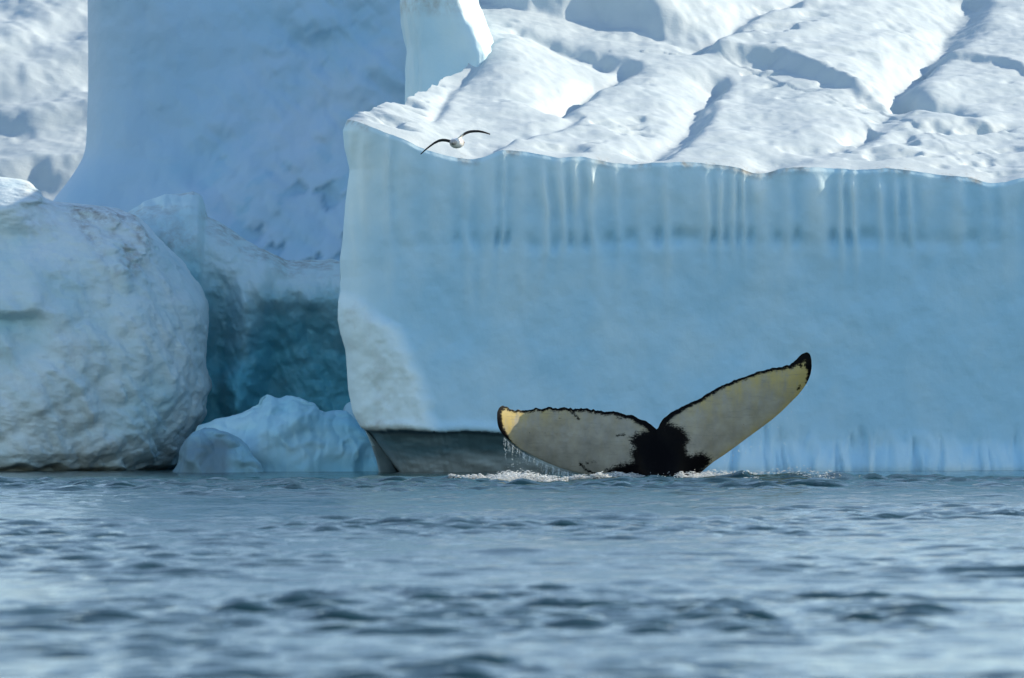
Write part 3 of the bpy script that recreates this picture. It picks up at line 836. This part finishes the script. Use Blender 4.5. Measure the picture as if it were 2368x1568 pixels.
# ------------------------------------------------------------------ the whale's tail
def zc(u, v):
    """coordinates measured on the enlarged tail -> 2367-wide photograph"""
    return ((1500 + u / 1.9733) / 3302 * 2367, (1080 + v / 1.9733) / 3302 * 2367)
DW = 150.0
def whale():
    TRAIL = [(203, 545), (204, 505), (216, 478), (240, 462), (262, 470), (290, 488), (330, 497), (400, 494), (450, 488), (500, 485), (560, 480), (600, 478), (660, 483), (720, 482), (780, 484), (830, 493),
             (880, 502), (940, 508), (1000, 518), (1060, 532), (1110, 548), (1150, 565), (1180, 585), (1203, 604), (1219, 618), (1229, 606), (1240, 580), (1255, 555), (1280, 532), (1310, 510), (1350, 490), (1400, 462),
             (1450, 442), (1520, 402), (1600, 355), (1660, 325), (1720, 303), (1800, 272), (1880, 248), (1960, 230), (2060, 208), (2090, 190), (2115, 165), (2140, 140), (2175, 125), (2194, 138), (2204, 172), (2206, 215)]
    LEAD = [(203, 545), (207, 585), (220, 620), (245, 652), (290, 695), (350, 742), (420, 780), (500, 820), (560, 845), (620, 868), (700, 890), (780, 908), (860, 930), (930, 960), (1000, 1010), (1060, 1090), (1100, 1200),
            (1260, 1300), (1420, 1200), (1440, 1090), (1460, 1000), (1480, 935), (1510, 885), (1545, 855), (1580, 826), (1650, 780), (1720, 730), (1800, 670), (1880, 612), (1950, 560), (2020, 500), (2070, 450), (2120, 400), (2150, 362),
            (2175, 325), (2195, 280), (2204, 245), (2206, 215)]
    # matched stations: (index along the trailing curve, index along the leading curve)
    KT = [0, 6, 12, 18, 22, 24, 27, 31, 36, 40, 43, 47]
    KL = [0, 5, 9, 12, 15, 17, 20, 23, 26, 30, 33, 37]
    ns_, nt = 440, 90
    s = np.linspace(0, 1, ns_)
    knots = np.linspace(0, 1, len(KT))
    knots = np.array([0, 0.10, 0.22, 0.36, 0.44, 0.50, 0.55, 0.62, 0.76, 0.88, 0.95, 1.0])
    def along(C, K):
        C = np.array(C, float)
        L = np.concatenate([[0], np.cumsum(np.hypot(*np.diff(C, axis=0).T))])
        # denser smooth curve through the measured points
        ls = np.interp(s, knots, L[K])
        for _ in range(3):
            ls[1:-1] = 0.25 * ls[:-2] + 0.5 * ls[1:-1] + 0.25 * ls[2:]
        cc = np.stack([np.interp(ls, L, C[:, 0]), np.interp(ls, L, C[:, 1])], -1)
        return cc
    T, Lc = along(TRAIL, KT), along(LEAD, KL)
    # light smoothing of the leading edge, small knobs on the trailing edge
    for _ in range(6): Lc[1:-1] = 0.25 * Lc[:-2] + 0.5 * Lc[1:-1] + 0.25 * Lc[2:]
    sm = T.copy()
    for _ in range(2): sm[1:-1] = 0.25 * sm[:-2] + 0.5 * sm[1:-1] + 0.25 * sm[2:]
    sm[s.searchsorted(0.485):s.searchsorted(0.515)] = T[s.searchsorted(0.485):s.searchsorted(0.515)]
    T = sm
    kn = fbm(T[:, 0] / 16, 0 * s, 0 * s, 2, 5) + 0.6 * vnoise(T[:, 0] / 38, 0 * s, 0 * s, 6)
    amp = np.interp(T[:, 0], [203, 260, 300, 700, 1100, 1219, 1300, 1900, 2100, 2206], [2, 7, 8, 9, 6, 0.5, 5, 5, 6, 1])
    T[:, 1] -= kn * amp
    # thickness, curling of the tips
    S, TT = np.meshgrid(np.arange(ns_), np.linspace(0, 1, nt), indexing='ij')
    t = TT                                               # 0 leading edge ... 1 trailing edge
    tt = np.where(t < 0.5, 0.5 * (2 * t) ** 1.25, t)     # more rings near the leading edge
    uu = Lc[S][..., 0] * (1 - tt) + T[S][..., 0] * tt
    vv = Lc[S][..., 1] * (1 - tt) + T[S][..., 1] * tt
    px, py = zc(uu, vv)
    x = (px - CX) / F * DW; z = EYE - (py - CY) / F * DW
    chord = np.hypot(Lc[:, 0] - T[:, 0], Lc[:, 1] - T[:, 1]) / 1.9733 / 3302 * 2367 / F * DW
    tipf = np.clip(np.minimum(s, 1 - s) / 0.10, 0, 1)
    prof = 2.0 * np.sqrt(np.clip(tt, 0, 1)) * (1 - tt) ** 1.15 + 0.02 * (1 - tt)
    thick = (0.075 * chord[S] * (0.4 + 0.6 * tipf[S])).clip(0, 0.11) * prof + 0.006
    # tail stock: a thick oval body in the middle, below the notch
    cu = 1255 + (vv - 900) * 0.02
    core = np.exp(-((uu - cu) / 150) ** 2) * sst(640, 1000, vv)
    core2 = np.exp(-((uu - cu) / 60) ** 2) * sst(700, 960, vv)
    thick = thick + 0.20 * core + 0.05 * core2
    # bending: left lobe swings towards us and its tip curls forward, right lobe sweeps back
    sl = np.clip((1219 - uu) / 1016, 0, 1.02); sr = np.clip((uu - 1219) / 987, 0, 1.02)
    ymid = DW - 0.35 * sl ** 1.5 - 0.55 * np.clip((sl - 0.80) / 0.2, 0, 1.1) ** 1.6 + 0.30 * sr ** 1.4 - 0.10 * np.clip((sr - 0.85) / 0.15, 0, 1) ** 2
    ymid = ymid + 0.22 * (vv - 620) / 300 * 0.5 - 0.10 * np.sin(np.pi * tt) * np.clip(1 - np.abs(s[S] - 0.5) * 1.6, 0, 1)
    wr = 0.006 * fbm(uu / 60, vv / 60, 0 * uu, 3, 8) + 0.012 * gauss(np.hypot(uu - 620, (vv - 650) * 1.2), 90) * ridged(uu / 45, vv / 45, 0 * uu, 2, 9)
    front = np.stack([x, ymid - thick - wr, z], -1)
    backs = np.stack([x, ymid + thick, z], -1)
    # pigment; the yellow also carries painted sun glow at the edges
    mpx = 1 / 1.9733 / 3302 * 2367 / F * DW
    BL = [(1219, 600), (1160, 590), (1150, 618), (1085, 640), (1045, 668), (1048, 705), (1068, 735), (1040, 765), (1062, 815), (1000, 832), (940, 852), (900, 872), (885, 915), (1000, 1100), (1200, 1400), (1450, 1200), (1480, 930), (1530, 878), (1572, 835),
          (1570, 800), (1535, 772), (1495, 757), (1455, 775), (1422, 772), (1412, 725), (1432, 680), (1412, 640), (1385, 605), (1330, 585), (1290, 560), (1260, 580)]
    blk = poly_sdf(uu, vv, BL) / 100.0
    blk = np.where(blk > 0, blk * 0.42 + 0.01, blk * 0.45 + 0.01)
    dtr = np.full(uu.shape, 1e9)
    dtr = np.hypot(uu - T[S][..., 0], vv - T[S][..., 1])
    Td = T[::2]
    for q in Td: dtr = np.minimum(dtr, np.hypot(uu - q[0], vv - q[1]))
    dld = np.full(uu.shape, 1e9)
    for q in Lc[::3]: dld = np.minimum(dld, np.hypot(uu - q[0], vv - q[1]))
    rimw = np.interp(uu, [203, 235, 260, 300, 700, 1000, 1150, 1219, 1290, 1400, 1800, 2050, 2110, 2150, 2206], [36, 32, 19, 18, 22, 26, 42, 60, 42, 28, 21, 24, 36, 50, 42])
    rim = (rimw - dtr) / 100.0
    lead_l = (28 * sst(330, 215, uu) * sst(720, 640, vv) + 10 * sst(380, 270, uu) - dld) / 100.0
    lead_r = (30 * sst(2110, 2190, uu) * sst(400, 240, vv) - dld) / 100.0
    marks = [([(655, 488), (690, 520), (725, 552)], 9), ([(965, 657), (1012, 653)], 8), ([(730, 835), (770, 875), (835, 905)], 9), ([(965, 541), (995, 546)], 6), ([(805, 823), (828, 823)], 5), ([(595, 543), (605, 546)], 4), ([(770, 828), (782, 832)], 6),
             ([(2150, 150), (2130, 200), (2140, 215)], 13), ([(2130, 345), (2120, 365)], 9), ([(905, 868), (890, 880)], 7), ([(840, 508), (880, 515)], 7)]
    mk = np.full(uu.shape, -9.0)
    for pts, w in marks:
        d_, _, fr = line_sd(uu, vv, pts)
        mk = np.maximum(mk, (w - d_) / 100.0)
    dark = np.maximum.reduce([blk, rim, lead_l, lead_r, mk])
    stain_glow = 0.10 + 0.75 * np.exp(-np.clip(dtr - rimw, 0, None) / 95) * np.interp(uu, [203, 300, 420, 600, 900, 1150, 1300, 1500, 1900, 2200], [1.2, 1.1, 0.9, 0.7, 0.3, 0.45, 0.3, 0.9, 1.0, 1.1])
    stain_glow += 0.55 * np.exp(-dld / 45) * sst(420, 250, uu) + 0.35 * sst(1350, 1900, uu) * np.exp(-dtr / 160)
    stain_glow += 0.95 * sst(1850, 2120, uu) * sst(520, 330, vv) * 0.6
    stain_glow += 0.95 * sst(1500, 1600, uu) * np.exp(-dld / 22)  # warm sunlit rim of the right leading edge, painted in yellow
    stain_glow += 0.8 * gauss(np.hypot(uu - 280, vv - 540), 90)  # sunlit yellow of the left tip, painted over the real staining
    nv = ns_ * nt
    fa = grid_faces(ns_, nt); fb = grid_faces(ns_, nt, True, off=nv)
    idx = np.arange(nv).reshape(ns_, nt)
    def seam(l):
        a_, b_ = l[:-1], l[1:]
        return np.stack([a_, b_, b_ + nv, a_ + nv], -1)
    Fq = np.concatenate([fa[:, ::-1], fb[:, ::-1], seam(idx[:, -1])[:, ::-1], seam(idx[:, 0]), seam(idx[0]), seam(idx[-1])[:, ::-1]])
    V = np.concatenate([front.reshape(-1, 3), backs.reshape(-1, 3)])
    V[:, 2] += 0.035
    root_loc = (float((1255 / 1.9733 + 1500) / 3302 * 2367 - CX) / F * DW, DW, 0)
    V = V - np.array(root_loc)
    bk = np.where(np.arange(2 * nv) >= nv, 1.0, 0.0)
    two = lambda q: np.concatenate([q.ravel(), q.ravel()])
    o = mesh_from('whale_tail', V, Fq, whale_mat(), None, {'dark': np.where(bk > 0, np.maximum(two(dark), 0.5), two(dark)), 'stain_glow': two(stain_glow), 'along': two(uu / 100), 'across': two(vv / 100)})
    o.location = root_loc
    bm = bmesh.new(); bm.from_mesh(o.data); bmesh.ops.recalc_face_normals(bm, faces=bm.faces); bm.to_mesh(o.data); bm.free()
    tag(o, 'black and white whale tail flukes raised out of the water, dripping', 'whale')
    return Lc
def whale_mat():
    m, ns, ls, bs = material('whale_skin')
    # streaky noise round the black patch
    cx = node(ns, 'CombineXYZ')
    ls.new(attr(ns, 'along'), cx.inputs[0]); ls.new(attr(ns, 'across'), cx.inputs[1])
    def nz(scale, sx, sy, detail=4, rough=0.6):
        mp = node(ns, 'Mapping'); mp.inputs['Scale'].default_value = (sx, sy, 1)
        n = node(ns, 'TexNoise'); n.inputs['Scale'].default_value = scale
        n.inputs['Detail'].default_value = detail; n.inputs['Roughness'].default_value = rough
        ls.new(cx.outputs[0], mp.inputs[0]); ls.new(mp.outputs[0], n.inputs['Vector'])
        return n.outputs['Fac']
    n1 = nz(4.0, 1.0, 2.2, 8, 0.9)
    f = math_n(ns, ls, 'SUBTRACT', n1, 0.5)
    f = math_n(ns, ls, 'MULTIPLY', f, 0.9)
    f2 = math_n(ns, ls, 'MULTIPLY', math_n(ns, ls, 'SUBTRACT', nz(11.0, 1.0, 1.5, 4, 0.7), 0.5), 0.34)
    f = math_n(ns, ls, 'ADD', f, f2)
    f = math_n(ns, ls, 'ADD', f, attr(ns, 'dark'))
    dark = ramp(ns, ls, f, [(0.0, (0, 0, 0)), (0.06, (1, 1, 1))])
    # scattered specks
    sp = ramp(ns, ls, nz(5.0, 1.0, 1.2, 3, 0.55), [(0.71, (0, 0, 0)), (0.75, (0.8, 0.8, 0.8))])
    dark = mix(ns, ls, 1.0, dark, sp, 'ADD')
    st = math_n(ns, ls, 'MULTIPLY', attr(ns, 'stain_glow'), ramp(ns, ls, nz(1.1, 1.5, 0.55, 6, 0.7), [(0.32, (0.15, 0.15, 0.15)), (0.68, (1.3, 1.3, 1.3))]), clamp=True)
    white = ramp(ns, ls, nz(0.8, 1, 1, 5, 0.6), [(0.3, (0.22, 0.222, 0.205)), (0.7, (0.385, 0.38, 0.345))])
    c = mix(ns, ls, st, white, (0.46, 0.37, 0.15))
    sc = ramp(ns, ls, nz(1.6, 0.5, 5.0, 3, 0.5), [(0.60, (0, 0, 0)), (0.66, (0.35, 0.35, 0.35)), (0.70, (0, 0, 0))])
    c = mix(ns, ls, sc, c, (0.16, 0.17, 0.15))
    c = mix(ns, ls, dark, c, (0.004, 0.004, 0.005))
    ls.new(c, bs.inputs['Base Color'])
    bs.inputs['Roughness'].default_value = 0.30
    ls.new(math_n(ns, ls, 'MULTIPLY_ADD', dark, -0.17), bs.inputs['Specular IOR Level'])
    bump(ns, ls, nz(4.0, 1, 1, 4, 0.6), 0.2, 0.01, bs)
    return m
LEADC = whale()

# ------------------------------------------------------------------ gull gliding past the wall
def gull():
    d = 150.0
    def q(u, v):
        px = (1300 + u / 6.965) / 3302 * 2367; py = (380 + v / 6.965) / 3302 * 2367
        return np.array([(px - CX) / F * d, EYE - (py - CY) / F * d])
    c0 = q(1190, 560)
    m, ns, ls, bs = material('gull_plumage')
    tc = node(ns, 'TexCoord'); sx = node(ns, 'SeparateXYZ'); ls.new(tc.outputs['Object'], sx.inputs[0])
    ax = math_n(ns, ls, 'ABSOLUTE', math_n(ns, ls, 'ADD', sx.outputs[0], -0.01))
    nzf = noise_tex(ns, ls, 18, 3, 0.5)
    ax = math_n(ns, ls, 'ADD', ax, math_n(ns, ls, 'MULTIPLY', math_n(ns, ls, 'SUBTRACT', nzf, 0.5), 0.03))
    c = ramp(ns, ls, ax, [(0.080, (0.93, 0.92, 0.88)), (0.105, (0.10, 0.09, 0.10)), (0.5, (0.03, 0.028, 0.03))])  # grey wings coloured nearly black, their shade painted into the plumage
    hd = ramp(ns, ls, math_n(ns, ls, 'MULTIPLY', sx.outputs[1], -1.0), [(0.12, (0, 0, 0)), (0.17, (1, 1, 1))])
    c = mix(ns, ls, hd, c, (0.45, 0.42, 0.40))  # head greyed to paint in the shadow on that side
    ls.new(c, bs.inputs['Base Color']); bs.inputs['Roughness'].default_value = 0.7
    bs.inputs['Specular IOR Level'].default_value = 0.1
    V, Fc = [], []
    def loft(rings):
        n = len(rings[0]); b0 = len(V)
        for r in rings: V.extend(r)
        for i in range(len(rings) - 1):
            for k in range(n):
                Fc.append((b0 + i * n + k, b0 + i * n + (k + 1) % n, b0 + (i + 1) * n + (k + 1) % n, b0 + (i + 1) * n + k))
        Fc.append(tuple(b0 + k for k in range(n - 1, -1, -1)))
        Fc.append(tuple(b0 + (len(rings) - 1) * n + k for k in range(n)))
    # body: bill at -y (towards us and to the left), tail at +y
    prof = [(-0.245, 0.006, -0.062, -0.004), (-0.215, 0.012, -0.061, -0.004), (-0.20, 0.026, -0.058, 0.0), (-0.165, 0.036, -0.054, 0.004), (-0.13, 0.038, -0.046, 0.002), (-0.09, 0.055, -0.025, -0.004), (-0.03, 0.072, -0.006, -0.006),
            (0.04, 0.070, 0.008, -0.004), (0.10, 0.054, 0.018, 0.0), (0.15, 0.038, 0.026, 0.004), (0.19, 0.045, 0.032, 0.006), (0.235, 0.055, 0.040, 0.008)]
    rings = []
    for i, (y, r, dx, dz) in enumerate(prof):
        flat = 1.0 if y < 0.13 else 0.28
        rings.append([(dx + r * 1.4 * math.cos(a) + 0.012, y, dz + r * 1.1 * flat * math.sin(a)) for a in np.linspace(0, 2 * math.pi, 16, endpoint=False)])
    loft(rings)
    def wing(pts, chords, sweep):
        rings = []
        for (u, v), ch, sw in zip(pts, chords, sweep):
            p = q(u, v) - c0
            r = []
            for a in np.linspace(0, 2 * math.pi, 14, endpoint=False):
                yy = ch * 0.5 * math.cos(a)
                th = max(0.010, 0.075 * ch) * math.sin(a) + 0.10 * ch * (0.25 - (yy / ch) ** 2) - 0.20 * yy
                r.append((p[0], yy + sw, p[1] + th))
            rings.append(r)
        loft(rings)
    wing([(1150, 545), (1050, 533), (960, 512), (880, 507), (800, 523), (700, 573), (600, 643), (500, 722), (430, 785), (390, 818)],
         [0.17, 0.17, 0.165, 0.16, 0.15, 0.135, 0.115, 0.09, 0.055, 0.02], [-0.02, -0.03, -0.05, -0.06, -0.06, -0.04, -0.01, 0.03, 0.06, 0.08])
    wing([(1215, 500), (1290, 430), (1370, 372), (1430, 340), (1500, 318), (1590, 308), (1690, 307), (1790, 322), (1880, 346), (1955, 370)],
         [0.17, 0.17, 0.165, 0.16, 0.15, 0.14, 0.13, 0.105, 0.065, 0.02], [-0.02, -0.03, -0.05, -0.06, -0.06, -0.04, -0.01, 0.03, 0.06, 0.08])
    me = bpy.data.meshes.new('gull')
    me.from_pydata([tuple(map(float, v)) for v in V], [], Fc); me.update()
    me.materials.append(m)
    o = link(bpy.data.objects.new('gull', me))
    o.location = (c0[0], d, c0[1])
    r_ = o.modifiers.new('one_skin', 'REMESH'); r_.mode = 'VOXEL'; r_.voxel_size = 0.0055; r_.use_smooth_shade = True
    tag(o, 'white gull with spread wings coloured dark as in shade, gliding before the snow rim', 'bird')
gull()

# ------------------------------------------------------------------ white water and spray round the tail
ICO_V, ICO_F = None, None
def ico():
    global ICO_V, ICO_F
    bm = bmesh.new(); bmesh.ops.create_icosphere(bm, subdivisions=1, radius=1)
    bm.verts.ensure_lookup_table()
    ICO_V = np.array([v.co[:] for v in bm.verts]); ICO_F = np.array([[v.index for v in f.verts] for f in bm.faces]); bm.free()
ico()
def blobs(name, C, S, mat, label, cat, rot=None):
    """C (n,3) centres, S (n,3) half sizes; each a small squashed lump"""
    n, k = len(C), len(ICO_V)
    V = ICO_V[None] * S[:, None, :]
    if rot is not None:                                   # lean in the x-z plane
        c, s_ = np.cos(rot)[:, None], np.sin(rot)[:, None]
        vx, vz = V[..., 0] * c + V[..., 2] * s_, -V[..., 0] * s_ + V[..., 2] * c
        V = np.stack([vx, V[..., 1], vz], -1)
    V = V + C[:, None, :]
    Fq = (ICO_F[None] + (np.arange(n) * k)[:, None, None]).reshape(-1, 3)
    o = mesh_from(name, V.reshape(-1, 3), Fq, mat)
    tag(o, label, cat, kind='stuff')
    return o
def white_water():
    rng = np.random.default_rng(4)
    C, S = [], []
    def band(x0, x1, y0, y1, n, hmax, size, seed, lift=0.0):
        x = rng.uniform(x0, x1, n * 3); y = rng.uniform(y0, y1, n * 3)
        m = fbm(x * 1.9, y * 1.4, 0 * x, 4, seed) + 0.25 * np.cos((x - (x0 + x1) / 2) / (x1 - x0) * math.pi) - 0.16
        k = (m > 0)
        x, y, m = x[k][:n], y[k][:n], m[k][:n]
        hz = wave_field(x, y) + lift + np.clip(m, 0, 0.5) * hmax * rng.uniform(0, 1.6, len(x)) ** 1.5
        r = size * rng.uniform(0.4, 1.4, len(x))
        C.append(np.stack([x, y, hz], -1)); S.append(np.stack([r * rng.uniform(1.0, 4.0, len(x)), r * 1.5, r * rng.uniform(0.35, 0.8, len(x))], -1))
    P = lambda px: (px - CX) / F * 149.0
    band(P(1040), P(1310), 146.2, 149.0, 5200, 0.13, 0.009, 3)
    band(P(1270), P(1460), 148.0, 149.6, 2400, 0.10, 0.008, 4)
    band(P(1380), P(1640), 148.9, 149.8, 3600, 0.12, 0.008, 5)
    band(P(1560), P(1780), 148.6, 149.8, 2600, 0.12, 0.008, 6)
    band(P(1740), P(2040), 147.2, 148.4, 320, 0.10, 0.006, 7, 0.01)
    band(P(1350), P(1760), 146.6, 148.4, 400, 0.03, 0.007, 8)
    C, S = np.concatenate(C), np.concatenate(S)
    blobs('foam', C, S, M['foam'], 'white churned foam on the water around the raised tail', 'foam', rng.normal(0, 0.25, len(C)))
white_water()
def spray():
    rng = np.random.default_rng(9)
    C, S, Rr = [], [], []
    def add(u, v, d, sx, sz, lean=0.0):
        px, py = zc(u, v)
        C.append(((px - CX) / F * d, d, EYE - (py - CY) / F * d)); S.append((sx, sx, sz)); Rr.append(lean)
    # curtain of drips under the left fluke
    ed = [(240, 650), (290, 700), (350, 745), (420, 783), (500, 822), (560, 847), (620, 870), (700, 893)]
    streams = rng.uniform(245, 690, 42)
    for u0 in streams:
        v0 = np.interp(u0, [e[0] for e in ed], [e[1] for e in ed])
        n = int(rng.integers(6, 26)); L = rng.uniform(20, 150)
        d = DW - 0.35 * ((1219 - u0) / 1016) ** 1.5 + rng.normal(0, 0.05)
        for _ in range(n):
            q_ = rng.uniform(0, 1) ** 1.6
            vv = v0 - 2 + q_ * L
            if vv > 905: continue
            add(u0 + rng.normal(0, 1.5 + 5 * q_), vv, d, rng.uniform(0.0015, 0.0030), rng.uniform(0.004, 0.030) * (1 - 0.6 * q_), rng.normal(0, 0.08))
    for _ in range(260):                                   # loose drops further down
        u0 = rng.uniform(255, 700); v0 = np.interp(u0, [e[0] for e in ed], [e[1] for e in ed]) + rng.uniform(10, 200)
        if v0 < 905: add(u0, v0, DW - rng.uniform(0, 0.6), rng.uniform(0.002, 0.0042), rng.uniform(0.003, 0.008), rng.normal(0, 0.3))
    for u0 in np.linspace(250, 850, 120):                  # wet glistening edge
        v0 = np.interp(u0, [240, 290, 350, 420, 500, 560, 620, 700, 780, 860], [648, 697, 744, 782, 822, 847, 870, 892, 909, 930])
        add(u0, v0 + rng.uniform(-1, 3), DW - 0.30 * ((1219 - u0) / 1016) ** 1.5, rng.uniform(0.003, 0.006), rng.uniform(0.003, 0.007))
    # drops flung off the right fluke
    big = [(1740, 738, 0.009), (1818, 712, 0.006), (1875, 712, 0.006), (1785, 752, 0.005), (2030, 690, 0.005), (2040, 700, 0.005), (1990, 590, 0.005), (1885, 680, 0.004), (2110, 838, 0.006), (1955, 575, 0.004), (1705, 768, 0.005), (1560, 855, 0.006),
           (1862, 832, 0.004), (2050, 800, 0.004), (1900, 870, 0.004), (1650, 800, 0.004), (1700, 800, 0.004), (2075, 490, 0.004), (2050, 530, 0.004), (2175, 322, 0.006), (2140, 380, 0.005), (1930, 590, 0.004)]
    for u, v, r in big: add(u, v, DW + 0.1 + rng.normal(0, 0.1), r, r * rng.uniform(1.0, 2.6), -0.6)
    for _ in range(90):
        u0 = rng.uniform(1560, 2150); v0 = np.interp(u0, [1580, 1720, 1880, 2020, 2150], [830, 735, 615, 505, 365]) + rng.exponential(70)
        if v0 < 905: add(u0, v0, DW + 0.2, rng.uniform(0.0015, 0.0032), rng.uniform(0.002, 0.006), -0.5)
    # splash thrown up at the stock and along the wave behind
    for _ in range(420):
        u0 = rng.choice([rng.normal(330, 120), rng.normal(1450, 130), rng.normal(1000, 80), rng.normal(1850, 260)])
        add(u0, 915 - rng.exponential(10), DW - 0.9 + rng.normal(0, 0.2), rng.uniform(0.002, 0.006), rng.uniform(0.003, 0.009), rng.normal(0.3, 0.6))
    blobs('spray', np.array(C), np.array(S), M['drops'], 'bright drops of water dripping from both flukes of the tail', 'spray', np.array(Rr))
spray()
